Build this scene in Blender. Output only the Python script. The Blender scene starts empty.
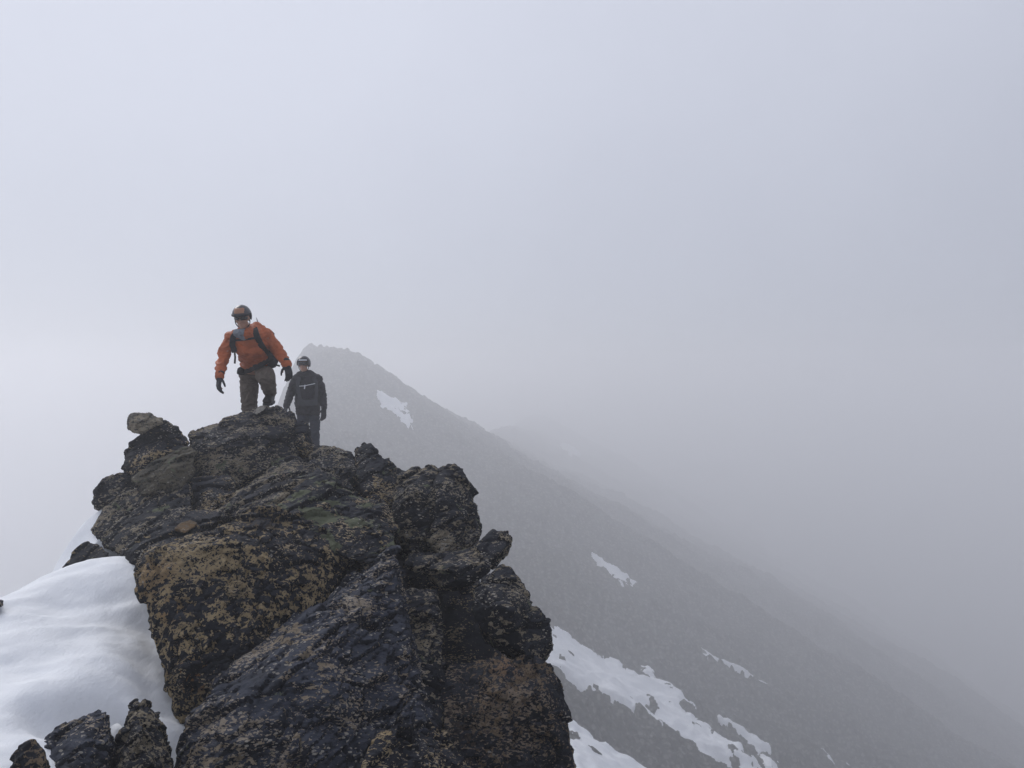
import bpy, bmesh, math, random, time
import numpy as np
from mathutils import Vector, Matrix
from mathutils.bvhtree import BVHTree
T0 = time.time()
S = bpy.context.scene
COL = S.collection
F = 788.0
CX, CY = 512.0, 384.0
R = math.radians

def P(px, py, Y):
    return ((px - CX) / F * Y, Y, (CY - py) / F * Y)

# ------------------------------------------------------------------ noise
_rng = np.random.RandomState(7)
PERM = _rng.permutation(256).astype(np.int32)
PERM = np.concatenate([PERM, PERM, PERM])
RND = _rng.rand(256, 8)
_g = _rng.normal(size=(256, 3)); GRAD = _g / np.linalg.norm(_g, axis=1)[:, None]

def hash3(i, j, k):
    return PERM[PERM[PERM[i & 255] + (j & 255)] + (k & 255)]

def perlin(p):
    p = np.asarray(p, float)
    i = np.floor(p).astype(np.int32); f = p - i
    u = f * f * f * (f * (f * 6 - 15) + 10)
    out = 0
    for a in (0, 1):
        wa = u[:, 0] if a else 1 - u[:, 0]
        for b in (0, 1):
            wb = u[:, 1] if b else 1 - u[:, 1]
            for c in (0, 1):
                wc = u[:, 2] if c else 1 - u[:, 2]
                h = hash3(i[:, 0] + a, i[:, 1] + b, i[:, 2] + c)
                g = GRAD[h]
                d = g[:, 0] * (f[:, 0] - a) + g[:, 1] * (f[:, 1] - b) + g[:, 2] * (f[:, 2] - c)
                out = out + wa * wb * wc * d
    return out * 1.6

def fbm(p, octs=4, gain=0.5, lac=2.03):
    p = np.asarray(p, float); r = 0; a = 1.0
    for o in range(octs):
        r = r + a * perlin(p + 17.3 * o)
        p = p * lac; a *= gain
    return r

def cells(p, two_d=False):
    """nearest jittered cell: (vector from its centre, hash id, F1, F2)"""
    i = np.floor(p).astype(np.int32)
    n = len(p)
    f1 = np.full(n, 9.0); f2 = np.full(n, 9.0); hid = np.zeros(n, np.int32); vec = np.zeros((n, 3))
    ks = (0,) if two_d else (-1, 0, 1)
    for a in (-1, 0, 1):
        for b in (-1, 0, 1):
            for c in ks:
                h = hash3(i[:, 0] + a, i[:, 1] + b, i[:, 2] + c)
                q = np.stack([i[:, 0] + a + RND[h, 0], i[:, 1] + b + RND[h, 1],
                              i[:, 2] + c + (0.5 if two_d else RND[h, 2])], 1)
                dv = p - q
                if two_d: dv[:, 2] = 0
                d = np.sqrt((dv * dv).sum(1))
                m = d < f1
                f2 = np.where(m, f1, np.minimum(f2, d))
                f1 = np.where(m, d, f1)
                hid = np.where(m, h, hid)
                vec[m] = dv[m]
    return vec, hid, f1, f2

# cleavage frame: beds rise to the right in the picture and tip towards us
_d1 = np.array([math.cos(R(38)), 0.25, math.sin(R(38))]); _d1 /= np.linalg.norm(_d1)
_d3 = np.cross(_d1, [0.25, 1, 0.1]); _d3 /= np.linalg.norm(_d3)
_d2 = np.cross(_d3, _d1)
FRAME = np.stack([_d1, _d2, _d3], 0)

def rough_rock(co, no, amp=1.0, scale=1.0, seed=0, levels=(0.42, 0.17, 0.065), streak=1.0):
    """fractured, bedded rock: planar facets at three sizes, cracks and grit"""
    q = co @ FRAME.T
    q = q + seed * 3.17
    w = np.stack([fbm(q * 1.7 + s, 2) for s in (0, 31, 57)], 1)
    d = 0.022 * fbm(q * 1.6, 3) * scale
    for L, A in zip(levels, (0.07, 0.13, 0.15)):
        L = L * scale
        st = np.array([1.9, 1.2, 0.8]) if streak > 0.5 else np.array([1.1, 1.1, 0.9])
        s = q / (L * st) + 0.16 * w
        vec, h, f1, f2 = cells(s)
        t = RND[h, 3:6] - 0.5
        d = d + A * L * (3.0 * (vec * t).sum(1) + 1.3 * (RND[h, 6] - 0.5))
        crack = np.clip(1 - (f2 - f1) / 0.05, 0, 1)
        d = d - A * L * 0.5 * crack
    g = fbm(q * np.array([14, 22, 40.0]) / scale, 3)
    d = d + 0.006 * scale * g
    d = d + 0.006 * scale * (0.35 - np.abs(fbm(q * np.array([6, 9, 15.0]) / scale + 3, 3)))
    return co + no * (d * amp)[:, None]

# ------------------------------------------------------------------ meshes
def mesh_from(name, V, Fc, smooth=False):
    me = bpy.data.meshes.new(name)
    me.from_pydata([tuple(v) for v in V], [], [tuple(int(i) for i in f) for f in Fc])
    me.validate(); me.update()
    if smooth:
        me.polygons.foreach_set('use_smooth', [True] * len(me.polygons))
    return me

def grid_mesh(name, V, nr, nc, smooth=True, wrap=False):
    """V is (nr*nc,3)"""
    me = bpy.data.meshes.new(name)
    r = np.arange(nr - 1)[:, None]; c = np.arange(nc if wrap else nc - 1)[None, :]
    c2 = (c + 1) % nc
    a = r * nc + c; b = r * nc + c2; d = (r + 1) * nc + c; e = (r + 1) * nc + c2
    q = np.stack([a + 0 * b, b + 0 * a, e, d], -1).reshape(-1, 4)
    me.vertices.add(len(V)); me.vertices.foreach_set('co', np.asarray(V, np.float32).ravel())
    me.loops.add(q.size); me.loops.foreach_set('vertex_index', q.ravel().astype(np.int32))
    me.polygons.add(len(q)); me.polygons.foreach_set('loop_start', np.arange(0, q.size, 4, dtype=np.int32))
    me.polygons.foreach_set('use_smooth', np.full(len(q), smooth))
    me.update(calc_edges=True)
    return me

def get_co(me):
    a = np.empty(len(me.vertices) * 3, np.float32); me.vertices.foreach_get('co', a); return a.reshape(-1, 3).astype(float)
def get_no(me):
    a = np.empty(len(me.vertices) * 3, np.float32); me.vertices.foreach_get('normal', a); return a.reshape(-1, 3).astype(float)
def set_co(me, co):
    me.vertices.foreach_set('co', co.astype(np.float32).ravel()); me.update()

def tag(o, label=None, cat=None, group=None, kind=None):
    if label: o['label'] = label
    if cat: o['category'] = cat
    if group: o['group'] = group
    if kind: o['kind'] = kind
    return o

def link(name, me, mat, parent=None, origin=(0, 0, 0)):
    """world-space mesh -> object with its origin at `origin` (or its parent's)"""
    if parent is not None:
        origin = parent.location
    me.transform(Matrix.Translation(-Vector(origin)))
    me.name = name
    o = bpy.data.objects.new(name, me)
    COL.objects.link(o)
    if parent is None: o.location = origin
    else: o.parent = parent
    me.materials.clear(); me.materials.append(mat)
    return o

def remesh(me, voxel, smooth=0, extra=None):
    o = bpy.data.objects.new('tmp', me); COL.objects.link(o)
    m = o.modifiers.new('r', 'REMESH'); m.mode = 'VOXEL'; m.voxel_size = voxel; m.use_smooth_shade = True
    if smooth:
        s = o.modifiers.new('s', 'SMOOTH'); s.iterations = smooth; s.factor = 0.5
    if extra: extra(o)
    dg = bpy.context.evaluated_depsgraph_get()
    out = bpy.data.meshes.new_from_object(o.evaluated_get(dg))
    bpy.data.objects.remove(o)
    return out

def hull_into(bm, pts):
    b2 = bmesh.new()
    for p in pts: b2.verts.new(p)
    r = bmesh.ops.convex_hull(b2, input=b2.verts)
    dead = [v for v in b2.verts if not v.link_faces]
    for v in dead: b2.verts.remove(v)
    bmesh.ops.recalc_face_normals(b2, faces=b2.faces)
    vm = {v: bm.verts.new(v.co) for v in b2.verts}
    for f in b2.faces: bm.faces.new([vm[v] for v in f.verts])
    b2.free()

def thick(outline, T, shrink=0.75, up=0.0):
    """front outline in picture+depth -> world points plus a smaller back face"""
    pts = [np.array(P(*p)) for p in outline]
    c = np.mean(pts, 0)
    out = list(pts)
    for p in pts:
        b = c + (p - c) * shrink
        out.append(b + b / np.linalg.norm(b) * T + np.array([0, 0, up]))
    return out

# ------------------------------------------------------------------ materials
class NT:
    def __init__(s, name, world=False):
        if world:
            s.m = bpy.data.worlds.new(name)
        else:
            s.m = bpy.data.materials.new(name)
        s.m.use_nodes = True
        s.t = s.m.node_tree; s.t.nodes.clear()
    def n(s, typ, **kw):
        nd = s.t.nodes.new(typ)
        ins = kw.pop('ins', {})
        for k, v in kw.items(): setattr(nd, k, v)
        for k, v in ins.items():
            if isinstance(v, bpy.types.NodeSocket): s.t.links.new(v, nd.inputs[k])
            else: nd.inputs[k].default_value = v
        return nd
    def l(s, a, b): s.t.links.new(a, b)
    def coord(s, rot=(0, 0, 0), scale=(1, 1, 1), loc=(0, 0, 0), world=False):
        if world: src = s.n('ShaderNodeNewGeometry').outputs['Position']
        else: src = s.n('ShaderNodeTexCoord').outputs['Object']
        return s.n('ShaderNodeMapping', ins={'Vector': src, 'Rotation': rot, 'Scale': scale, 'Location': loc}).outputs[0]
    def noise(s, v, scale, detail=4, rough=0.55, dist=0.0):
        return s.n('ShaderNodeTexNoise', ins={'Vector': v, 'Scale': scale, 'Detail': detail, 'Roughness': rough, 'Distortion': dist}).outputs[0]
    def step(s, v, lo, hi):
        return s.n('ShaderNodeMapRange', ins={0: v, 1: lo, 2: hi, 3: 0.0, 4: 1.0}).outputs[0]
    def math(s, op, a, b=0.0):
        return s.n('ShaderNodeMath', operation=op, use_clamp=False, ins={0: a, 1: b}).outputs[0]
    def mix(s, f, a, b):
        nd = s.n('ShaderNodeMix', data_type='RGBA')
        for k, v in ((0, f), (6, a), (7, b)):
            if isinstance(v, bpy.types.NodeSocket): s.l(v, nd.inputs[k])
            else: nd.inputs[k].default_value = v if k == 0 else (*v, 1)
        return nd.outputs[2]
    def bump(s, h, dist, strength=1.0, normal=None):
        nd = s.n('ShaderNodeBump', ins={'Height': h, 'Distance': dist, 'Strength': strength})
        if normal: s.l(normal, nd.inputs['Normal'])
        return nd.outputs[0]
    def out(s, col, rough=0.8, normal=None, spec=0.4, **kw):
        b = s.n('ShaderNodeBsdfPrincipled')
        for k, v in (('Base Color', col), ('Roughness', rough), ('Normal', normal), ('Specular IOR Level', spec), *kw.items()):
            if v is None: continue
            if isinstance(v, bpy.types.NodeSocket): s.l(v, b.inputs[k])
            else: b.inputs[k].default_value = (*v, 1) if k == 'Base Color' else v
        o = s.n('ShaderNodeOutputMaterial'); s.l(b.outputs[0], o.inputs[0])
        return s.m

def rock_mat(name, tan=0.5, tan_col=(0.60, 0.46, 0.265), blot=11.0, green=0.3, orange=0.25, white=0.5,
             dark=(0.006, 0.007, 0.011), light=(0.024, 0.026, 0.034), streak=1.0, loc=(0, 0, 0), spots=(), spec=0.10):
    t = NT(name)
    iso = t.coord(loc=loc)
    st = t.coord(rot=(0, R(38), 0), scale=(0.35, 1.0, 1.5) if streak > 0.3 else (0.8, 1, 1.1), loc=loc)
    st2 = t.coord(rot=(0, R(38), 0), scale=(0.55, 1.0, 1.25), loc=loc)
    n0 = t.noise(st, 7, 9, 0.7, 0.4)
    base = t.mix(t.step(n0, 0.35, 0.72), dark, light)
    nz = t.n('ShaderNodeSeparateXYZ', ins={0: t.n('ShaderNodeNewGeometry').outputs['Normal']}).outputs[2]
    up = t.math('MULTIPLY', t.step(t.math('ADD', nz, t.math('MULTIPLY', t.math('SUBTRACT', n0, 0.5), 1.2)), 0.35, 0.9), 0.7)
    base = t.mix(up, base, tuple(c * 1.7 + 0.006 for c in light))  # skylight on upward faces painted in as a lighter base colour
    # tan crust lichen with bites taken out of it
    big = t.noise(iso, 2.4, 5, 0.6)
    nt = t.noise(st2 if streak > 0.3 else iso, blot * 2.3, 6, 0.62, 0.35)
    nt = t.math('ADD', nt, t.math('MULTIPLY', t.math('SUBTRACT', big, 0.5), 0.75))
    th = 0.68 - 0.22 * tan
    m1 = t.step(nt, th, th + 0.012)
    hol = t.noise(iso, blot * 5.5, 4, 0.6, 0.3)
    m1 = t.math('MULTIPLY', m1, t.step(hol, 0.42, 0.45))
    fine = t.noise(st2, 66, 4, 0.6, 0.2)
    fz = t.noise(iso, 3.1, 4, 0.6)
    m0 = t.math('MULTIPLY', t.step(t.math('ADD', fine, t.math('MULTIPLY', t.math('SUBTRACT', fz, 0.5), 0.9)), 0.63, 0.65), 0.9)
    base = t.mix(m0, base, tuple(0.06 + 0.75 * b for b in tan_col))
    tv = t.noise(iso, 5.0, 5, 0.6)
    tcol = t.mix(t.step(tv, 0.35, 0.65), tuple(c * 0.5 for c in tan_col), tan_col)
    tcol = t.mix(t.step(t.noise(iso, 37, 3, 0.7), 0.3, 0.7), tuple(c * 0.55 for c in tan_col), tcol)
    wp = t.coord(world=True)
    sn = t.noise(wp, 5.0, 5, 0.65)
    for pos, rad, colr, cov in spots:
        dv = t.n('ShaderNodeVectorMath', operation='DISTANCE', ins={0: wp, 1: pos}).outputs['Value']
        v = t.math('ADD', t.math('DIVIDE', dv, rad), t.math('MULTIPLY', t.math('SUBTRACT', sn, 0.5), 1.8))
        tcol = t.mix(t.math('MULTIPLY', t.step(v, 1.3, 0.6), cov), tcol, colr)
    c = t.mix(m1, base, tcol)
    # grey-green map lichen
    ng = t.noise(t.coord(loc=(loc[0] + 5, 2, 1), scale=(0.8, 1, 1.2)), 6.5, 7, 0.62, 0.5)
    tg = 0.70 - 0.16 * green
    m2 = t.step(ng, tg, tg + 0.03)
    c = t.mix(m2, c, (0.15, 0.165, 0.105))
    # rusty stains
    no = t.noise(t.coord(loc=(3, loc[0] + 8, 4)), 2.3, 6, 0.7, 0.3)
    to = 0.74 - 0.16 * orange
    m3 = t.math('MULTIPLY', t.step(no, to, to + 0.08), 0.8)
    c = t.mix(m3, c, (0.18, 0.075, 0.022))
    # pale specks
    vo = t.n('ShaderNodeTexVoronoi', ins={'Vector': st2, 'Scale': 42.0, 'Randomness': 1.0})
    sp = t.math('LESS_THAN', vo.outputs['Distance'], 0.27)
    pk = t.noise(iso, 4.0, 6, 0.7)
    m4 = t.math('MULTIPLY', sp, t.step(pk, 0.62 - 0.14 * white, 0.66 - 0.14 * white))
    c = t.mix(m4, c, (0.42, 0.39, 0.34))
    # bump
    h = t.noise(st, 26, 8, 0.72, 0.5)
    h2 = t.noise(iso, 75, 5, 0.7)
    bh = t.math('ADD', t.math('MULTIPLY', h, 0.045), t.math('MULTIPLY', h2, 0.012))
    bh = t.math('ADD', bh, t.math('MULTIPLY', m1, 0.004))
    nrm = t.bump(bh, 1.0, 1.0)
    rg = t.step(n0, 0.3, 0.8)
    rough = t.math('ADD', t.math('MULTIPLY', rg, 0.25), 0.6)
    return t.out(c, rough, nrm, spec)

M = {}
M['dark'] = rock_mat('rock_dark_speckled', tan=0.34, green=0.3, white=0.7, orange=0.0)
M['core'] = rock_mat('rock_crevice_shade', tan=-0.4, green=-1.0, white=-0.5, orange=-1)  # crevice shade put into the colour: dark rock without lichen
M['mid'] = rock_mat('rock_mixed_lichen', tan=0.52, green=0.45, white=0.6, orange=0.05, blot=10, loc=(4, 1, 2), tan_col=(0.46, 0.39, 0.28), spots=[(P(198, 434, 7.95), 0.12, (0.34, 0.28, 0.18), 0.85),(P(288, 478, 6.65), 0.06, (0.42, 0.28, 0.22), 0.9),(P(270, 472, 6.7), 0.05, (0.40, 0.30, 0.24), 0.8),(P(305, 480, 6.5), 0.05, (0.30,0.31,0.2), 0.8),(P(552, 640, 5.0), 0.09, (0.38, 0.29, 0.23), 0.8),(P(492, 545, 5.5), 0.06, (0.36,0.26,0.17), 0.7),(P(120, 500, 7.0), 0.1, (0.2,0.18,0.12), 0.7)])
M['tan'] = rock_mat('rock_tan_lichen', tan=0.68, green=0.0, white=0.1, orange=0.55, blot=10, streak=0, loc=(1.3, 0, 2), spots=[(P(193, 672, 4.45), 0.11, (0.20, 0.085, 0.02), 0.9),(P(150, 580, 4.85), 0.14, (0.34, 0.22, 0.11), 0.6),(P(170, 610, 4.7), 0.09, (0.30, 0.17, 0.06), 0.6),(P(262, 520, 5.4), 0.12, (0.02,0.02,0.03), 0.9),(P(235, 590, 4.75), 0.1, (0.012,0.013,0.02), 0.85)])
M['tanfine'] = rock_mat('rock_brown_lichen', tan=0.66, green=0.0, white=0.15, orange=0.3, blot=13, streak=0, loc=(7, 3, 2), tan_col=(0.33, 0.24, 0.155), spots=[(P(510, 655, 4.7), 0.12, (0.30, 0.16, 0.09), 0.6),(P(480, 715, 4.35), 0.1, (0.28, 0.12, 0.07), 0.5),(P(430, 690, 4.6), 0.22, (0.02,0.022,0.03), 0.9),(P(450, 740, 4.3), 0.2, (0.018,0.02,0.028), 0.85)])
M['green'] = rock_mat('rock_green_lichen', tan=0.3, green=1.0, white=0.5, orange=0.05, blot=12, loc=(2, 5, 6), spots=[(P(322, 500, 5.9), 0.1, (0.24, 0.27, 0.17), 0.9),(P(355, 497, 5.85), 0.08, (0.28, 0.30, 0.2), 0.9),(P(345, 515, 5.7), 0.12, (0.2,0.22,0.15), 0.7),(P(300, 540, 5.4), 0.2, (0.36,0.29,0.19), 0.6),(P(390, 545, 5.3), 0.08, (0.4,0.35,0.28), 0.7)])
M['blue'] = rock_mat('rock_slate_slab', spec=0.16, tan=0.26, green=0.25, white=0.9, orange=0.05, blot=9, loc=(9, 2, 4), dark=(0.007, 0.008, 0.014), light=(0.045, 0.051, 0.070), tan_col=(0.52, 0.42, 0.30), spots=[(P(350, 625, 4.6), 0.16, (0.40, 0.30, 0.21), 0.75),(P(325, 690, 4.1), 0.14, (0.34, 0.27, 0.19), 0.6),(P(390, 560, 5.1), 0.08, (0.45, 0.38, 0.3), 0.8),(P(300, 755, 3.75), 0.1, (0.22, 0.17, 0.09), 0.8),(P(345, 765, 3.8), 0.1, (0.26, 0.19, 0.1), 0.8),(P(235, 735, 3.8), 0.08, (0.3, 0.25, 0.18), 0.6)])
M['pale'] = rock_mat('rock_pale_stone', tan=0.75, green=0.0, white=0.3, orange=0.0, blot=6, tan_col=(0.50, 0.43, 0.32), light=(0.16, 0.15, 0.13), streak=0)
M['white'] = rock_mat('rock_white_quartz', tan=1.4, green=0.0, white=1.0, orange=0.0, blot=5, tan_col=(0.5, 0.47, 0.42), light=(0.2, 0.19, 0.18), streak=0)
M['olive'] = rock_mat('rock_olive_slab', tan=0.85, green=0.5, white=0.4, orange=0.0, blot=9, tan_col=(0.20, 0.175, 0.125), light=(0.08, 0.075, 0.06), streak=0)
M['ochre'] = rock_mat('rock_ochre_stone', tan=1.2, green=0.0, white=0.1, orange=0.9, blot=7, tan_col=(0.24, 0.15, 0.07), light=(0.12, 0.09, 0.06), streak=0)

def terrain_mat():
    t = NT('scree_and_bedrock')
    iso = t.coord(world=True)
    a = t.noise(t.coord(world=True, scale=(0.5, 1.4, 0.6)), 0.09, 6, 0.65)
    b = t.noise(iso, 1.3, 8, 0.7)
    c = t.mix(t.step(b, 0.3, 0.7), (0.022, 0.023, 0.025), (0.085, 0.087, 0.085))
    c = t.mix(t.math('MULTIPLY', t.step(a, 0.42, 0.6), 0.65), c, (0.105, 0.108, 0.088))
    c = t.mix(t.math('MULTIPLY', t.step(t.noise(iso, 0.06, 5, 0.6), 0.52, 0.62), 0.6), c, (0.075, 0.062, 0.058))
    vo = t.n('ShaderNodeTexVoronoi', ins={'Vector': iso, 'Scale': 1.8})
    c = t.mix(t.math('MULTIPLY', t.math('LESS_THAN', t.n('ShaderNodeSeparateColor', ins={0: vo.outputs['Color']}).outputs[0], 0.35), 0.6), c, (0.21, 0.205, 0.19))
    c = t.mix(t.math('MULTIPLY', t.step(vo.outputs['Distance'], 0.42, 0.6), 0.75), c, (0.015, 0.015, 0.017))
    pos = t.n('ShaderNodeSeparateXYZ', ins={0: iso}).outputs
    left = t.step(t.math('ADD', pos[0], t.math('MULTIPLY', t.noise(iso, 0.03, 4, 0.6), 60.0)), -20, -35)
    low = t.step(pos[2], -22, -34)
    c = t.mix(t.math('MULTIPLY', left, low), c, (0.82, 0.84, 0.87))  # unseen snowfield added low on the left to brighten the haze
    h = t.math('ADD', t.math('MULTIPLY', vo.outputs['Distance'], 0.35), t.math('MULTIPLY', t.noise(iso, 5, 6, 0.7), 0.3))
    return t.out(c, 0.9, t.bump(h, 1.0, 0.8), 0.2)
M['terrain'] = terrain_mat()

def snow_mat():
    t = NT('old_snow')
    iso = t.coord(world=True)
    a = t.noise(iso, 2.2, 8, 0.7)
    c = t.mix(t.step(a, 0.3, 0.7), (0.80, 0.825, 0.86), (0.90, 0.915, 0.93))
    dirt = t.noise(iso, 22, 4, 0.8)
    c = t.mix(t.math('MULTIPLY', t.step(dirt, 0.66, 0.74), 0.30), c, (0.35, 0.33, 0.3))
    sc = t.coord(world=True, rot=(0, 0, R(25)), scale=(1.0, 0.45, 1.0))
    h = t.math('ADD', t.math('MULTIPLY', t.noise(sc, 9, 6, 0.65), 0.022), t.math('MULTIPLY', t.noise(iso, 70, 5, 0.75), 0.006))
    return t.out(c, 0.65, t.bump(h, 1.0, 0.6), 0.3, **{'Subsurface Weight': 0.0})
M['snow'] = snow_mat()

def cloth(name, col, rough=0.8, var=0.25, bumpd=0.006, sc=60, spec=0.3):
    t = NT(name)
    v = t.coord()
    n = t.noise(v, 6, 5, 0.6)
    c = t.mix(t.step(n, 0.3, 0.7), tuple(x * (1 - var) for x in col), tuple(min(1, x * (1 + var)) for x in col))
    h = t.math('ADD', t.math('MULTIPLY', t.noise(v, 14, 3, 0.5), 3.0), t.noise(v, sc, 3, 0.6))
    return t.out(c, rough, t.bump(h, bumpd, 0.7), spec)
M['orange'] = cloth('orange_shell_fabric', (0.42, 0.105, 0.032), 0.6)
M['pants1'] = cloth('brown_grey_trousers', (0.125, 0.102, 0.082), 0.85)
M['black'] = cloth('black_webbing', (0.014, 0.015, 0.02), 0.7)
M['charcoal'] = cloth('charcoal_fabric', (0.035, 0.035, 0.042), 0.8)
M['jacket2'] = cloth('dark_plum_jacket', (0.016, 0.014, 0.020), 0.7)
M['pants2'] = cloth('dark_slate_trousers', (0.03, 0.034, 0.05), 0.8)
M['gaiter'] = cloth('grey_knit', (0.20, 0.22, 0.25), 0.95)
M['glove'] = cloth('black_glove_leather', (0.018, 0.018, 0.024), 0.6)
M['skin'] = cloth('weathered_skin', (0.42, 0.235, 0.165), 0.5, 0.1, 0.001, 90)
M['helmet1'] = cloth('dark_helmet_plastic', (0.035, 0.033, 0.040), 0.35, 0.1, 0.0005, 30, 0.5)
M['helmet2'] = cloth('black_helmet_plastic', (0.018, 0.018, 0.024), 0.35, 0.1, 0.0005, 30, 0.5)
M['panel'] = cloth('orange_helmet_panel', (0.36, 0.17, 0.09), 0.4, 0.2, 0.0005, 30, 0.5)
M['whitep'] = cloth('white_plastic', (0.62, 0.63, 0.65), 0.4, 0.05, 0.0005, 30, 0.5)
M['lens'] = cloth('dark_lens', (0.008, 0.008, 0.010), 0.12, 0.1, 0.0001, 30, 0.6)
M['boot'] = cloth('dark_boot_leather', (0.022, 0.019, 0.018), 0.6)
M['metal'] = NT('grey_metal').out((0.35, 0.36, 0.38), 0.35, None, 0.5, Metallic=0.9)
M['packgrey'] = cloth('grey_pack_fabric', (0.045, 0.047, 0.056), 0.8)

# ------------------------------------------------------------------ terrain
CR = np.array([  # Y, crest x, crest z, right slope, left slope
    (-2500, 0, -260, .55, .6), (-300, 0, -110, .6, .8), (-25, 0, -5, .9, .9), (-4, 0, -1.8, 1.0, 1.0), (1.2, -.2, -1.75, 1.1, 1.0), (3, -1.0, -2.6, 1.5, 1.0),
    (6, -1.9, -2.8, 1.5, 1.1), (8.4, -2.7, -1.35, 1.5, 1.1), (10, -3.0, -1.05, 1.4, 1.2), (13, -3.4, -1.5, 1.3, 1.3),
    (17, -4.5, -2.9, 1.1, 1.3), (25, -7.5, -7, .9, 1.3), (40, -12.5, -11, .68, 1.3), (60, -18, -10.6, .56, 1.3),
    (80, -22, -7.3, .55, 1.3), (100, -27, -2.5, .55, 1.4), (118, -29.5, 5.2, .60, 2.4), (126, -32.4, 7.9, .67, 2.8), (133, -34.2, 8.3, .65, 2.8),
    (143, -32.5, 5.0, .565, 2.2), (165, -13, -8.6, .515, 1.3), (200, -5.6, -13.0, .515, 1.1), (250, 3, -13.4, .538, 1.0), (300, 8.5, -13.0, .58, .9),
    (380, 60, -40, .6, .7), (450, 130, -80, .6, .6), (520, 200, -135, .5, .6), (700, 200, -200, .4, .5), (3000, 0, -260, .1, .1)], float)
_k = np.interp(CR[:, 0], [20, 45, 145, 200, 300, 520, 800, 2000], [1.0, 1.38, 1.42, 1.7, 2.2, 2.4, 2.4, 1.0])[:, None]   # distances of the far ridge
CR[:, :3] *= _k

def h_smooth(x, y):
    xc = np.interp(y, CR[:, 0], CR[:, 1]); zc = np.interp(y, CR[:, 0], CR[:, 2])
    sr = np.interp(y, CR[:, 0], CR[:, 3]); sl = np.interp(y, CR[:, 0], CR[:, 4])
    d = x - xc
    wr = np.interp(y, [90, 150, 220, 400, 900], [0.3, 3.2, 3.5, 8, 20])
    d = np.sign(d) * (np.sqrt(d * d + wr * wr) - wr)
    rr = np.clip(d, 0, None); ll = np.clip(-d, 0, None)
    cap = np.interp(y, np.array([105, 122, 126, 134, 140, 165]) * 1.415, np.array([0, 1.6, 2.9, 3.1, 2.0, 0]) * 1.415) + 0.05
    a_ = sr * rr + 2.2 * ll * 0.35
    drop = np.logaddexp(a_ / 0.9, cap / 0.9) * 0.9
    z = zc - np.where(cap > 0.1, drop, sr * rr) - 0.0004 * np.clip(rr - 80, 0, 250) ** 2 - sl * ll
    k = 0.02
    z = np.maximum(z, -230 + 20 * np.sin(x * 0.004) * np.cos(y * 0.005))
    dist = np.hypot(x, y)
    p2 = np.stack([x, y, 0 * x], 1)
    a = np.clip((dist - 8) / 60, 0, 1)
    z = z + a * 2.0 * fbm(p2 * 0.03, 3) + np.clip((dist - 200) / 400, 0, 1) * 9 * fbm(p2 * 0.008 + 3, 3)
    return z

def h_mid(x, y):
    dist = np.hypot(x, y)
    z = h_smooth(x, y)
    p2 = np.stack([x, y, 0 * x], 1)
    a = np.clip((dist - 4) / 25, 0.12, 1)
    # gullies running down the flank
    z = z + a * 1.0 * fbm(np.stack([x * 0.05, y * 0.16 + 0.05 * x, 0 * x], 1), 4) - a * 1.3 * np.abs(fbm(np.stack([x * 0.025, y * 0.11 + 0.03 * x, 0 * x + 4], 1), 3))
    return z + a * 0.5 * fbm(p2 * 0.21 + 5, 3)

def h_rough(x, y):
    dist = np.hypot(x, y)
    z = h_mid(x, y)
    p2 = np.stack([x, y, 0 * x], 1)
    a = np.clip((dist - 4) / 25, 0.12, 1)
    for L, A in ((3.4, 0.22), (1.5, 0.40), (0.7, 0.55)):
        far = 1.0 if L > 1 else np.clip((220 - dist) / 100, 0, 1)
        v, h, f1, f2 = cells(p2 / L + 0.3 * np.stack([fbm(p2 / L * .7, 2), fbm(p2 / L * .7 + 9, 2), 0 * x], 1), True)
        t = RND[h, 3:5] - 0.5
        z = z + a * far * A * L * (1.3 * (v[:, :2] * t).sum(1) + 0.8 * (RND[h, 6] - 0.5))
    # crags along the crest
    xc = np.interp(y, CR[:, 0], CR[:, 1])
    cr = np.exp(-((x - xc) / 14) ** 2) * np.clip((dist - 90) / 50, 0, 1)
    z = z + cr * 1.3 * np.abs(fbm(p2 * 0.22, 4))
    return z

def cast(px, py):
    dx = (px - CX) / F; dz = (CY - py) / F
    ys = np.exp(np.linspace(math.log(20), math.log(600), 900))
    g = dz * ys - h_mid(dx * ys, ys)
    i = np.argmax(g < 0)
    if g[i] >= 0: return None
    return np.array([dx * ys[i], ys[i]])

def build_terrain():
    fine = np.linspace(math.atan(-560 / F), math.atan(590 / F), 620)
    rest = np.linspace(fine[-1], fine[0] + 2 * math.pi, 150)[1:-1]
    th = np.concatenate([fine, rest])
    r = np.concatenate([[0.02], np.exp(np.linspace(math.log(0.8), math.log(18), 60)),
                        np.exp(np.linspace(math.log(18.1), math.log(330), 620)), np.exp(np.linspace(math.log(340), math.log(2400), 60))])
    RR, TT = np.meshgrid(r, th, indexing='ij')
    x = (RR * np.sin(TT)).ravel(); y = (RR * np.cos(TT)).ravel()
    z = h_rough(x, y)
    me = grid_mesh('mountain_slope', np.stack([x, y, z], 1), len(r), len(th), True, wrap=True)
    o = link('mountain_slope', me, M['terrain'])
    tag(o, 'dark scree slope and craggy ridge fading into fog', kind='structure')
build_terrain()
print('terrain', time.time() - T0)

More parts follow.
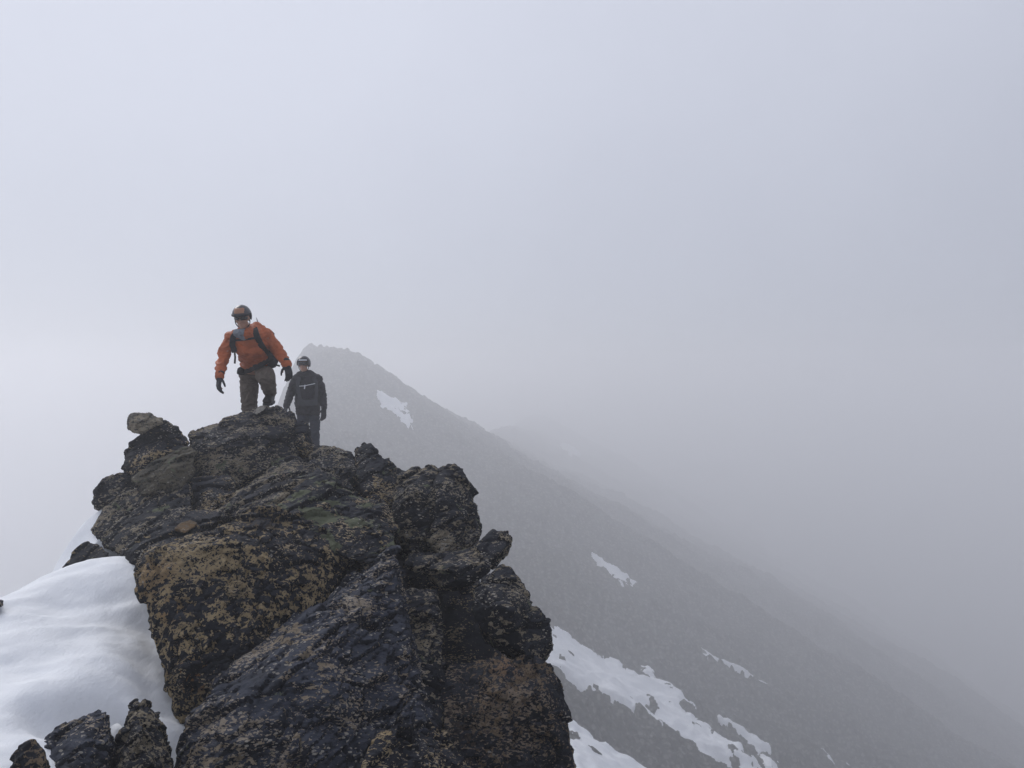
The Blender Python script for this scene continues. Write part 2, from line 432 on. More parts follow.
# ------------------------------------------------------------------ snow patches on the far slope
def inside(poly, x, y):
    n = len(poly); r = np.zeros(len(x), bool); dmin = np.full(len(x), 1e9)
    for i in range(n):
        x1, y1 = poly[i]; x2, y2 = poly[(i + 1) % n]
        c = ((y1 > y) != (y2 > y)) & (x < (x2 - x1) * (y - y1) / (y2 - y1 + 1e-12) + x1)
        r ^= c
        ex, ey = x2 - x1, y2 - y1
        t = np.clip(((x - x1) * ex + (y - y1) * ey) / (ex * ex + ey * ey + 1e-9), 0, 1)
        dmin = np.minimum(dmin, np.hypot(x - x1 - t * ex, y - y1 - t * ey))
    return np.where(r, dmin, -dmin)

def snow_patch(poly_px, label, lift=0.25, step=0.18, wob=1.0, fr=0.5):
    poly = [cast(*p) for p in poly_px]
    poly = np.array([p for p in poly if p is not None])
    if len(poly) < 3: print('patch lost', label); return
    lo = poly.min(0) - 1.2; hi = poly.max(0) + 1.2
    nx = int((hi[0] - lo[0]) / step) + 2; ny = int((hi[1] - lo[1]) / step) + 2
    while nx * ny > 160000:
        step *= 1.2; nx = int((hi[0] - lo[0]) / step) + 2; ny = int((hi[1] - lo[1]) / step) + 2
    X, Y = np.meshgrid(np.linspace(lo[0], hi[0], nx), np.linspace(lo[1], hi[1], ny))
    x = X.ravel(); y = Y.ravel()
    sd = inside(poly, x, y)
    p2 = np.stack([x, y, 0 * x], 1)
    sd = sd + wob * 0.34 * fbm(np.stack([x * .9, y * .9, 0 * x], 1), 4) - 0.05
    t = np.clip(sd * fr, -0.6, lift + .15)
    z = h_mid(x, y) + t + 0.15 * fbm(p2 * 0.9, 4)
    # underside
    keep = (t > -0.45).reshape(ny, nx)
    V = np.stack([x, y, z], 1); Vb = np.stack([x, y, z - 0.7], 1)
    fk = keep[:-1, :-1] & keep[1:, :-1] & keep[:-1, 1:] & keep[1:, 1:]
    jj, ii = np.nonzero(fk)
    a = jj * nx + ii; n = nx * ny
    top = np.stack([a, a + 1, a + nx + 1, a + nx], 1)
    fset = fk
    faces = [top, top[:, ::-1] + n]
    pad = np.pad(fk, 1)
    for dj, di, e in ((-1, 0, (0, 1)), (1, 0, (2, 3)), (0, -1, (3, 0)), (0, 1, (1, 2))):
        nb = pad[1 + jj + dj, 1 + ii + di]
        q = top[~nb]
        if len(q):
            u, v = q[:, e[0]], q[:, e[1]]
            faces.append(np.stack([v, u, u + n, v + n], 1))
    Fc = np.concatenate(faces); allV = np.concatenate([V, Vb])
    used = np.unique(Fc); remap = -np.ones(len(allV), int); remap[used] = np.arange(len(used))
    me = mesh_from('snow_patch', allV[used], remap[Fc], True)
    c = poly.mean(0)
    o = link('snow_patch', me, M['snow'], origin=(c[0], c[1], float(h_smooth(c[:1], c[1:])[0])))
    tag(o, label, 'snow patch', 'snow patches on the scree slope')

PATCHES = [
 ([(557, 627), (593, 652), (610, 660), (642, 677), (663, 682), (693, 705), (682, 710), (709, 726), (737, 747), (758, 768), (775, 790), (750, 790), (737, 768), (716, 758), (695, 749), (670, 738), (642, 719), (621, 705), (593, 698), (575, 682), (560, 679), (540, 665), (535, 625)],
  'longest snow strip running diagonally down the scree right of the rocks', .3),
 ([(560, 705), (572, 722), (586, 731), (596, 743), (617, 754), (645, 768), (670, 800), (600, 830), (560, 800)], 'snow patch at the bottom edge just right of the outcrop', .3),
 ([(641, 667), (656, 672), (655, 679), (644, 676)], 'small snow spot touching the upper edge of the long strip', .15),
 ([(592, 554), (601, 559), (614, 568), (641, 586), (622, 586), (606, 570)], 'wedge shaped snow patch alone in the middle of the slope', .25),
 ([(701, 648), (710, 654), (719, 661), (716, 664), (706, 657)], 'upper sliver of snow in the line of three fading patches', .15),
 ([(720, 658), (737, 666), (753, 676), (750, 680), (735, 674), (722, 664)], 'middle streak in the line of three fading snow patches', .15),
 ([(759, 681), (767, 686), (776, 694), (768, 692)], 'lowest sliver of snow in the line of three fading patches', .15),
 ([(720, 719), (733, 723), (751, 734), (772, 749), (774, 757), (760, 752), (746, 742), (732, 731)], 'narrow snow streak beside the lower end of the long strip', .2),
 ([(759, 755), (770, 761), (780, 770), (770, 769)], 'short snow sliver below the narrow streak at bottom edge', .15),
 ([(820, 749), (826, 752), (833, 762), (826, 759)], 'faint left one of two snow flecks low on the slope', .15),
 ([(838, 756), (846, 761), (853, 770), (843, 765)], 'faint right one of two snow flecks low on the slope', .15),
 ([(377, 392), (391, 399), (406, 405), (415, 420), (409, 428), (395, 415), (379, 406)], 'snow patch high on the dark peak behind the hikers', .3),
 ([(560, 444), (570, 445), (580, 453), (570, 454)], 'faint distant snow patch on the far hump in the fog', .3),
]
for i, (p, l, lift) in enumerate(PATCHES):
    snow_patch(p, l, lift=lift + .1, wob=1.0 if i in (0, 1, 3, 7, 11) else 0.5, fr=0.5 if i < 2 else 0.8)
print('patches', time.time() - T0)

# ------------------------------------------------------------------ foreground rocks
def rock(name, label, hulls, mat, voxel=0.016, seed=0, amp=1.0, scale=1.0, smooth=1, cat='boulder', streak=1.0, kind=None, levels=(0.42, 0.17, 0.065)):
    bm = bmesh.new()
    for pts in hulls:
        pts = np.array(pts, float); cc = pts.mean(0)
        if not kind: pts = cc + (pts - cc) * (1 - 0.028 / max(0.15, np.abs(pts - cc).max(0)[0]))
        hull_into(bm, pts)
    me = bpy.data.meshes.new(name); bm.to_mesh(me); bm.free()
    out = remesh(me, voxel, smooth)
    co, no = get_co(out), get_no(out)
    co = rough_rock(co, no, amp, scale, seed, levels, streak)
    set_co(out, co)
    out.polygons.foreach_set('use_smooth', [True] * len(out.polygons))
    out.set_sharp_from_angle(angle=R(30))
    lo, hi = co.min(0), co.max(0)
    o = link(name, out, M[mat], origin=((lo[0] + hi[0]) / 2, (lo[1] + hi[1]) / 2, lo[2]))
    if kind: tag(o, label, kind=kind)
    else: tag(o, label, cat)
    return o

def P2(*pts): return [P(*p) for p in pts]

# solid core that everything leans on
rock('bedrock_core', 'dark bedrock behind the piled boulders', [
    P2((200, 505, 8.9), (310, 480, 9.0), (150, 525, 8.4), (395, 530, 7.8), (450, 530, 7.3), (330, 610, 6.8), (465, 600, 6.9), (530, 700, 6.3),
       (455, 610, 6.5), (430, 650, 6.3), (500, 650, 6.3), (190, 620, 6.6), (300, 570, 6.7), (230, 900, 4.9), (520, 900, 4.9), (600, 900, 6.2), (130, 640, 8.5), (100, 740, 8.4), (480, 700, 8.6), (300, 470, 9.6), (180, 560, 9.6)),
    P2((130, 484, 7.7), (150, 455, 8.3), (188, 450, 8.5), (250, 432, 8.9), (140, 500, 8.0), (300, 440, 8.8), (345, 470, 8.3), (385, 470, 7.9), (440, 480, 7.4), (465, 500, 7.2), (475, 545, 7.0), (400, 600, 7.5), (250, 600, 8.0), (130, 545, 8.0), (300, 520, 10.0), (420, 540, 9.0)),
    [(-3.0, 8.0, -0.85), (-2.2, 8.0, -0.9), (-3.4, 8.4, -1.2), (-3.4, 9.6, -1.0), (-2.4, 9.6, -1.0), (-3.8, 12.5, -2.2), (-2.8, 13.4, -2.0), (-2.0, 9.0, -3.5), (-4.4, 9.0, -3.0), (-1.0, 8.0, -4.0)]],
    'core', voxel=0.04, seed=1, kind='structure')

rock('summit_boulder', 'broad dark boulder at the top of the outcrop where the orange hiker steps up', [
    thick([(186, 433, 8.0), (198, 427, 8.2), (213, 427, 8.3), (228, 421, 8.4), (243, 416, 8.5), (256, 411, 8.5), (266, 406, 8.5), (282, 406, 8.5), (292, 411, 8.4), (299, 420, 8.3),
           (302, 445, 8.0), (300, 458, 7.8), (260, 472, 7.6), (225, 492, 7.4), (195, 486, 7.4), (188, 455, 7.7)], 0.8, 0.85, -0.1) + P2((235, 445, 7.65), (285, 432, 7.95), (210, 450, 7.6))],
    'mid', 0.016, 2, 0.8)
rock('leaning_block', 'upright dark block leaning on the right end of the summit boulder', [
    thick([(294, 420, 8.1), (302, 418, 8.15), (308, 421, 8.1), (310, 436, 8.0), (314, 452, 7.9), (306, 458, 7.8), (294, 450, 7.8)], 0.5, 0.8, -.1) + P2((300, 440, 7.75),)],
    'dark', 0.012, 3, 0.6)
rock('pale_stone', 'whitish stone under the raised boot of the orange hiker', [
    thick([(250, 414, 8.2), (256, 408, 8.2), (262, 404, 8.25), (266, 403, 8.3), (269, 405, 8.3), (265, 411, 8.1), (256, 416, 8.05)], 0.2, 0.8)],
    'white', 0.009, 4, 0.35, 0.6, cat='stone', streak=0)
rock('low_boulder', 'low rounded boulder right below the hiker in black', [
    thick([(308, 452, 7.8), (318, 445, 7.9), (326, 445, 7.9), (338, 446, 7.9), (345, 449, 7.8), (354, 450, 7.7), (362, 470, 7.4), (350, 485, 7.2), (325, 478, 7.1), (305, 465, 7.3)], 0.6, 0.85, -.15)],
    'mid', 0.014, 5, 0.7)
rock('pointed_fin', 'pointed dark fin of rock rising right of the low rounded boulder', [
    thick([(352, 447, 7.2), (359, 440, 7.25), (370, 439, 7.2), (382, 450, 7.1), (398, 467, 7.0), (404, 490, 6.7), (392, 510, 6.5), (365, 500, 6.5), (354, 475, 6.8)], 0.5, 0.7, -.15) + P2((370, 470, 6.75),)],
    'dark', 0.013, 6, 0.7)
rock('shoulder_boulder', 'large blocky boulder forming the right shoulder of the outcrop skyline', [
    thick([(388, 492, 6.4), (396, 470, 6.6), (405, 463, 6.7), (414, 458, 6.7), (432, 457, 6.7), (440, 465, 6.6), (438, 500, 6.1), (425, 540, 5.9), (420, 562, 5.85), (400, 550, 5.9), (390, 520, 6.1)], 0.9, 0.8, -.2) + P2((412, 490, 6.15),),
    thick([(436, 466, 6.5), (448, 460, 6.5), (460, 466, 6.45), (469, 480, 6.35), (477, 500, 6.25), (482, 520, 6.1), (485, 538, 5.95), (470, 556, 5.8), (440, 562, 5.75), (428, 545, 5.8), (433, 500, 6.0)], 0.9, 0.85, -.2) + P2((452, 490, 6.1), (460, 520, 5.9))],
    'mid', 0.014, 7, 0.9)
rock('overhanging_block', 'angular block jutting out to the right over the dark hollow', [
    thick([(486, 534, 5.75), (493, 526, 5.8), (505, 529, 5.75), (513, 536, 5.7), (509, 545, 5.6), (503, 554, 5.5), (492, 566, 5.45), (478, 560, 5.45), (470, 545, 5.6)], 0.6, 0.85, -.05),
    thick([(478, 548, 5.7), (500, 556, 5.5), (490, 572, 5.4), (472, 586, 5.35), (445, 589, 5.4), (420, 578, 5.45), (402, 566, 5.5), (408, 556, 5.6), (440, 552, 5.7)], 0.7, 0.8, 0) + P2((455, 570, 5.3),)],
    'mid', 0.013, 8, 0.7)
rock('perched_boulder', 'big boulder jutting out below the overhanging block above the snow strip', [
    thick([(470, 592, 5.2), (480, 575, 5.3), (500, 557, 5.45), (510, 559, 5.45), (519, 572, 5.4), (528, 582, 5.35), (533, 600, 5.3), (534, 625, 5.1), (528, 650, 5.0), (520, 660, 4.95), (500, 648, 4.95), (480, 634, 5.0), (469, 612, 5.1)], 0.8, 0.8, -.1) + P2((495, 605, 4.98), (512, 610, 4.95)),
    thick([(525, 598, 5.3), (535, 601, 5.3), (546, 606, 5.25), (553, 614, 5.2), (555, 630, 5.1), (559, 643, 5.05), (552, 648, 5.0), (549, 655, 4.95), (538, 666, 4.9), (520, 662, 4.9), (518, 620, 5.1)], 0.6, 0.8, -.1)],
    'mid', 0.012, 9, 0.65)
rock('brown_boulder', 'brown lichen covered boulder at the lower right corner of the outcrop', [
    thick([(420, 690, 4.7), (440, 665, 4.8), (470, 655, 4.85), (505, 650, 4.85), (540, 652, 4.85), (555, 660, 4.85), (563, 676, 4.8), (566, 700, 4.7), (572, 730, 4.6), (579, 768, 4.5), (584, 840, 4.4), (440, 860, 4.1), (415, 760, 4.3)], 1.2, 0.9, -.2) + P2((500, 690, 4.5), (545, 700, 4.55), (490, 780, 4.3), (545, 790, 4.3))],
    'tanfine', 0.013, 10, 0.75, streak=0)
rock('dark_pillar', 'dark speckled pillar of rock left of the shadowed hollow', [
    thick([(400, 592, 5.2), (410, 584, 5.25), (436, 586, 5.2), (441, 610, 5.1), (441, 660, 4.9), (450, 720, 4.5), (430, 760, 4.2), (400, 730, 4.3), (396, 650, 4.8)], 0.7, 0.9, 0) + P2((420, 630, 4.9),)],
    'mid', 0.013, 11, 0.8)
rock('sloping_slab', 'huge slate blue slab sloping down to the left across the foreground', [
    P2((398, 543, 5.3), (402, 600, 5.0), (385, 553, 5.3), (340, 588, 5.1), (255, 640, 4.7), (205, 685, 4.3), (172, 728, 4.0),
       (398, 560, 5.05), (380, 600, 4.75), (325, 625, 4.45), (260, 690, 4.05), (190, 750, 3.75),
       (165, 800, 3.7), (404, 650, 4.6), (410, 710, 4.25), (380, 700, 4.15), (300, 740, 3.75), (430, 780, 3.9), (430, 900, 3.6), (170, 900, 3.3),
       (330, 620, 6.0), (240, 700, 5.4), (410, 620, 6.0), (400, 900, 5.0), (200, 900, 4.9))],
    'blue', 0.0115, 12, 1.1)
rock('sharp_wedge', 'sharp edged wedge of dark rock at the bottom centre of the outcrop', [
    P2((402, 690, 4.25), (440, 735, 4.1), (480, 765, 4.0), (530, 810, 3.9), (540, 900, 3.7), (360, 900, 3.3), (350, 790, 3.55), (380, 730, 3.9), (430, 760, 3.8), (460, 900, 4.6), (420, 730, 4.7))],
    'dark', 0.0125, 13, 0.8)
rock('lichen_boulder', 'massive square boulder blotched with tan lichen beside the snow', [
    P2((139, 565, 4.95), (146, 556, 5.0), (166, 547, 5.1), (200, 529, 5.3), (240, 513, 5.5), (268, 506, 5.6), (305, 518, 5.6), (340, 535, 5.5), (350, 560, 5.4), (335, 590, 5.2), (290, 630, 4.9),
       (139, 590, 4.85), (149, 620, 4.8), (158, 655, 4.7), (164, 690, 4.6), (180, 722, 4.45), (200, 740, 4.4), (240, 700, 4.45),
       (165, 600, 4.72), (175, 570, 4.85), (240, 545, 5.05), (310, 560, 5.15), (185, 680, 4.45), (240, 640, 4.6),
       (150, 570, 6.3), (180, 700, 5.9), (320, 560, 6.6), (250, 530, 6.6), (300, 640, 6.0))],
    'tan', 0.012, 14, 0.8, streak=0)
rock('green_patched_rock', 'blocky rock with pale green lichen patches above the lichen boulder', [
    P2((262, 506, 5.75), (300, 484, 6.1), (322, 477, 6.2), (350, 488, 6.2), (385, 498, 6.1), (402, 530, 5.7), (399, 550, 5.4), (372, 566, 5.2), (345, 560, 5.25), (335, 540, 5.4), (305, 520, 5.55), (350, 515, 5.75), (375, 530, 5.5),
       (300, 500, 6.8), (380, 520, 6.8), (350, 570, 6.4))],
    'green', 0.013, 15, 0.85)
rock('pinkish_ledge', 'jumbled ledge of dark rock with small pink stained spots mid outcrop', [
    P2((212, 522, 6.4), (235, 494, 6.8), (262, 472, 7.1), (292, 456, 7.4), (330, 466, 7.2), (356, 482, 6.9), (350, 495, 6.6), (320, 485, 6.35), (290, 492, 6.2), (250, 515, 6.05), (290, 475, 6.7), (325, 478, 6.6),
       (250, 500, 7.6), (340, 490, 7.7), (300, 530, 6.9))],
    'mid', 0.013, 16, 0.95)
rock('left_horn', 'dark jagged horn on the left skyline of the outcrop', [
    thick([(122, 450, 7.5), (134, 440, 7.6), (146, 430, 7.65), (155, 422, 7.7), (166, 418, 7.7), (176, 428, 7.7), (187, 434, 7.7), (194, 446, 7.6), (190, 462, 7.4), (160, 475, 7.3), (132, 480, 7.2), (119, 468, 7.3)], 0.7, 0.8, -.15) + P2((155, 450, 7.25),)],
    'dark', 0.014, 17, 0.75)
rock('tan_capstone', 'small tan stone overhanging at the top left tip of the outcrop', [
    thick([(127, 418, 7.5), (130, 414, 7.55), (147, 414, 7.6), (163, 419, 7.6), (164, 424, 7.5), (150, 430, 7.4), (138, 434, 7.4), (128, 427, 7.45)], 0.5, 0.9)],
    'pale', 0.008, 18, 0.9, 0.6, cat='stone', streak=0)
rock('olive_slab', 'smooth olive brown slab on the upper left of the outcrop', [
    thick([(128, 480, 7.0), (150, 466, 7.1), (175, 452, 7.2), (190, 445, 7.25), (199, 452, 7.15), (194, 472, 6.95), (180, 490, 6.8), (165, 495, 6.75), (140, 497, 6.75)], 0.6, 0.85, 0) + P2((170, 475, 6.85),)],
    'olive', 0.012, 19, 0.9)
rock('left_ledge', 'rounded ledge jutting left above the small snow pocket', [
    thick([(91, 501, 7.2), (95, 491, 7.25), (106, 479, 7.3), (120, 472, 7.35), (134, 470, 7.35), (138, 490, 7.1), (122, 505, 7.0), (105, 508, 7.0), (95, 510, 7.1)], 0.6, 0.8, 0)],
    'mid', 0.012, 20, 1.1)
rock('left_buttress', 'dark buttress of rock above the top edge of the snow drift', [
    thick([(88, 526, 6.8), (100, 518, 6.9), (104, 505, 7.0), (118, 494, 7.0), (145, 484, 7.0), (190, 484, 6.9), (195, 505, 6.6), (180, 525, 6.3), (152, 548, 6.1), (120, 552, 6.2), (100, 548, 6.4), (91, 538, 6.6)], 0.9, 0.85, -.1) + P2((140, 510, 6.6), (165, 505, 6.6))],
    'mid', 0.014, 21, 0.8)
rock('square_block', 'squarish dark block in the middle of the upper outcrop', [
    thick([(190, 482, 7.0), (200, 477, 7.1), (232, 478, 7.1), (243, 492, 6.9), (238, 510, 6.7), (215, 520, 6.5), (192, 516, 6.6)], 0.6, 0.85, 0) + P2((212, 495, 6.65),)],
    'dark', 0.013, 22, 0.7)
rock('cracked_shelf', 'cracked dark shelf of rock between the snow drift and the lichen boulder', [
    P2((118, 553, 6.1), (140, 535, 6.2), (165, 520, 6.4), (200, 508, 6.6), (228, 510, 6.5), (215, 525, 6.1), (180, 540, 5.7), (150, 555, 5.5), (135, 575, 5.6), (130, 580, 6.5), (220, 540, 6.8))],
    'dark', 0.013, 23, 0.7)
rock('ochre_stone', 'rust coloured flat stone lying on top of the lichen boulder', [
    thick([(172, 531, 5.85), (180, 523, 6.0), (192, 518, 6.1), (201, 521, 6.05), (196, 528, 5.9), (184, 535, 5.75)], 0.3, 0.8)],
    'ochre', 0.01, 24, 0.35, 0.6, cat='stone', streak=0)
rock('snow_edge_rock', 'small dark rock poking out between snow pocket and snow drift', [
    thick([(58, 568, 6.5), (68, 556, 6.55), (76, 545, 6.6), (88, 539, 6.6), (104, 543, 6.5), (114, 556, 6.3), (90, 585, 6.2)], 0.5, 0.8, -.1)],
    'dark', 0.012, 25, 0.6)
rock('spotted_rock', 'pale spotted little rock at the lower left below the snow drift', [
    thick([(4, 780, 3.1), (14, 750, 3.15), (24, 736, 3.2), (36, 733, 3.2), (45, 744, 3.2), (54, 780, 3.1), (42, 830, 3.0), (5, 830, 3.0)], 0.5, 0.85, -.1)],
    'tanfine', 0.01, 26, 0.6, 0.8, streak=0)
rock('dark_slanted_rock', 'dark slanted rock in the snow at the lower left', [
    thick([(36, 745, 3.6), (58, 720, 3.75), (80, 713, 3.8), (97, 703, 3.85), (107, 709, 3.8), (104, 730, 3.7), (112, 770, 3.5), (118, 840, 3.2), (40, 840, 3.15)], 0.6, 0.85, -.1) + P2((80, 745, 3.5),)],
    'blue', 0.009, 27, 1.0, 0.7)
rock('peaked_rock', 'peaked dark rock between the slanted rock and the sloping slab', [
    thick([(114, 748, 3.75), (121, 722, 3.85), (129, 701, 3.95), (136, 695, 3.95), (150, 706, 3.9), (163, 722, 3.85), (170, 745, 3.75), (180, 850, 3.3), (108, 850, 3.25)], 0.6, 0.85, -.1) + P2((138, 735, 3.5),)],
    'mid', 0.009, 28, 1.0, 0.7)
rock('edge_stone', 'tiny dark stone at the left picture edge on the snow crest', [
    thick([(-22, 606, 4.9), (-12, 600, 4.95), (-2, 597, 4.95), (6, 600, 4.9), (4, 607, 4.8), (-15, 612, 4.8)], 0.15, 0.8)],
    'dark', 0.01, 29, 0.4, 0.6, cat='stone')
rock('footing_boulder', 'half hidden boulder under the boots of the hiker in black', [
    [(-3.95, 12.5, -1.6), (-2.9, 12.4, -1.55), (-4.0, 13.6, -1.35), (-2.8, 13.6, -1.4), (-3.9, 12.8, -1.31), (-3.0, 12.8, -1.31), (-3.6, 13.4, -1.3), (-4.4, 13.8, -3), (-2.4, 13.8, -3), (-4.4, 12.2, -3), (-2.4, 12.2, -3)]],
    'dark', 0.03, 30, 0.3)
print('rocks', time.time() - T0)

# ------------------------------------------------------------------ snow drifts near the camera
def tps(ctrl):
    c = np.array(ctrl, float); n = len(c)
    d = np.hypot(c[:, None, 0] - c[None, :, 0], c[:, None, 1] - c[None, :, 1])
    K = np.where(d > 1e-9, d * d * np.log(d + 1e-12), 0) + 0.02 * np.eye(n)
    Pm = np.hstack([np.ones((n, 1)), c[:, :2]])
    A = np.block([[K, Pm], [Pm.T, np.zeros((3, 3))]])
    w = np.linalg.solve(A, np.concatenate([c[:, 2], np.zeros(3)]))
    def f(x, y):
        d = np.hypot(x[:, None] - c[None, :, 0], y[:, None] - c[None, :, 1])
        K = np.where(d > 1e-9, d * d * np.log(d + 1e-12), 0)
        return K @ w[:n] + w[n] + w[n + 1] * x + w[n + 2] * y
    return f

def drift(name, label, ctrl_px, extra, lo, hi, step, bottom, ripple=1.0, relief=()):
    ctrl = [P(*p) for p in ctrl_px] + extra
    f = tps(ctrl)
    nx = int((hi[0] - lo[0]) / step); ny = int((hi[1] - lo[1]) / step)
    X, Y = np.meshgrid(np.linspace(lo[0], hi[0], nx), np.linspace(lo[1], hi[1], ny))
    x = X.ravel(); y = Y.ravel()
    z = f(x, y)
    u = x * 0.75 + y * 0.66; v = -x * 0.66 + y * 0.75
    z = z + ripple * (0.045 * fbm(np.stack([u * 0.6, v * 1.1, 0 * u], 1), 2) + 0.010 * fbm(np.stack([u * 2.2, v * 7, 0 * u], 1), 4) + 0.012 * fbm(np.stack([u * 4, v * 5, 0 * u], 1), 4))
    for a, b, wd, am in relief:
        a = np.array(P(*a)[:2]); b = np.array(P(*b)[:2]); e = b - a
        tt = np.clip(((x - a[0]) * e[0] + (y - a[1]) * e[1]) / (e @ e), 0, 1)
        dd = np.hypot(x - a[0] - tt * e[0], y - a[1] - tt * e[1]) + 0.06 * fbm(np.stack([x * 2, y * 2, 0 * x], 1), 2)
        z = z + am * np.exp(-(dd / wd) ** 2)
    z = np.maximum(z, bottom + 0.05)
    top = np.stack([x, y, z], 1)
    me = grid_mesh(name, top, ny, nx)
    bm = bmesh.new(); bm.from_mesh(me)
    edges = [e for e in bm.edges if e.is_boundary]
    r = bmesh.ops.extrude_edge_only(bm, edges=edges)
    for g in r['geom']:
        if isinstance(g, bmesh.types.BMVert): g.co.z = bottom
    be = [e for e in bm.edges if e.is_boundary]
    bmesh.ops.contextual_create(bm, geom=be)
    bmesh.ops.recalc_face_normals(bm, faces=bm.faces)
    bm.to_mesh(me); bm.free()
    o = link(name, me, M['snow'], origin=((lo[0] + hi[0]) / 2, (lo[1] + hi[1]) / 2, bottom))
    return tag(o, label, 'snow drift')

drift('snow_drift', 'smooth white snow drift banked against the left side of the outcrop',
      [(0, 604, 5.0), (30, 583, 5.5), (60, 570, 6.0), (100, 556, 6.2), (145, 556, 6.2), (-60, 640, 4.6),
       (60, 610, 5.1), (110, 590, 5.4), (135, 600, 5.3), (150, 640, 4.95), (100, 640, 4.7), (30, 650, 4.4), (120, 680, 4.45), (150, 690, 4.5), (172, 722, 4.35),
       (0, 700, 3.95), (60, 690, 4.05), (105, 708, 4.1), (50, 725, 3.8), (0, 768, 3.3), (15, 755, 3.45), (-80, 768, 3.3), (-80, 700, 3.9), (200, 760, 4.3)],
      [(-4.6, 5.6, -2.9), (-4.4, 7.0, -2.6), (-3.0, 7.6, -2.4), (-2.6, 7.0, -1.9), (-5.2, 4.2, -3.0), (-4.4, 2.4, -2.9), (-2.6, 2.4, -1.75), (-1.6, 3.2, -2.0)],
      (-5.0, 2.6), (-1.5, 7.2), 0.03, -4.2,
      relief=[((40, 665, 4.3), (132, 600, 5.2), .30, -.07), ((20, 715, 3.9), (150, 640, 4.9), .22, .04),
              ((50, 722, 3.85), (120, 700, 4.15), .15, -.14), ((150, 600, 5.2), (160, 690, 4.5), .15, -.10), ((106, 735, 3.75), (118, 712, 4.0), .07, .10)])
drift('snow_pocket', 'little snow pocket clinging under the left ledge of the outcrop',
      [(103, 509, 7.25), (86, 519, 7.25), (73, 535, 7.2), (76, 550, 7.05), (92, 541, 6.95), (58, 562, 7.2), (100, 525, 7.05), (112, 515, 7.1)],
      [(-4.3, 7.3, -1.9), (-4.1, 7.7, -1.8), (-3.4, 7.9, -1.5)],
      (-4.08, 6.75), (-3.3, 7.8), 0.02, -2.6, 0.4)
print('drifts', time.time() - T0)
# ------------------------------------------------------------------ people
_ico = bmesh.new(); bmesh.ops.create_icosphere(_ico, subdivisions=2, radius=1.0)
SPH = np.array([v.co[:] for v in _ico.verts]); _ico.free()

def V3(p): return np.array(p, float)
def balls(bm, *bs):
    """convex hull round spheres / ellipsoids (centre, radius or (rx,ry,rz))"""
    pts = np.concatenate([V3(c) + SPH * (np.array(r) if hasattr(r, '__len__') else r) for c, r in bs])
    hull_into(bm, pts)
def limb(bm, pts):
    for (a, ra), (b, rb) in zip(pts[:-1], pts[1:]): balls(bm, (a, ra), (b, rb))

def finish(name, bm, mat, parent, voxel=0.008, smooth=4, folds=0.0, fs=9.0, seed=0, origin=None):
    me = bpy.data.meshes.new(name); bm.to_mesh(me); bm.free()
    out = remesh(me, voxel, smooth)
    if folds:
        co, no = get_co(out), get_no(out)
        q = co * np.array([1, 1, 1.5]) * fs + seed
        q = q + 0.8 * np.stack([fbm(q * .5, 2), fbm(q * .5 + 7, 2), fbm(q * .5 + 13, 2)], 1)
        f = fbm(q, 3)
        co = co + no * (folds * (0.9 - 2.0 * np.abs(f)))[:, None]
        set_co(out, co)
    out.polygons.foreach_set('use_smooth', [True] * len(out.polygons))
    return link(name, out, M[mat], parent=parent, origin=origin if origin is not None else (0, 0, 0))

def frame(f, u):
    f = V3(f); f /= np.linalg.norm(f); u = V3(u); u = u - f * (u @ f); u /= np.linalg.norm(u)
    r = np.cross(f, u)
    return np.stack([r, f, u], 1)      # columns: right, forward, up

def hand(bm, wrist, along, across, curl=0.5, thumb=1, s=1.0):
    """palm and five separate bent fingers; across = direction from little finger to index"""
    a = V3(along); a /= np.linalg.norm(a); x = V3(across); x = x - a * (x @ a); x /= np.linalg.norm(x)
    n = np.cross(a, x) * thumb          # palm side
    w = V3(wrist)
    b = lambda u, v, t=0: w + (a * u + x * v + n * t) * s
    balls(bm, (b(.0, -.02), .020 * s), (b(.0, .02), .020 * s), (b(.085, -.032), .013 * s), (b(.09, .032), .014 * s), (b(.05, 0, .008), .017 * s))
    for v, L, k in ((-.033, .062, 1.15), (-.011, .076, 1.0), (.011, .080, .9), (.033, .072, .8)):
        p = b(.082, v); ang = curl * k * .5
        for seg, (fr, r0, r1) in enumerate(((.45, .0115, .0105), (.32, .0105, .0098), (.25, .0098, .0085))):
            d = a * math.cos(ang) + n * math.sin(ang) + x * v * 1.5
            q = p + d * L * fr * s * 1.25
            balls(bm, (p, r0 * s), (q, r1 * s)); p = q; ang += curl * k * .8
    p = b(.018, .030, .004)
    for d, L, r0, r1 in ((a * .62 + x * .75 + n * .25, .045, .0165, .013), (a * .9 + x * .25 + n * .45, .032, .0125, .0115), (a * .95 - x * .05 + n * .55, .024, .0115, .009)):
        q = p + V3(d) / np.linalg.norm(d) * L * s; balls(bm, (p, r0 * s), (q, r1 * s)); p = q

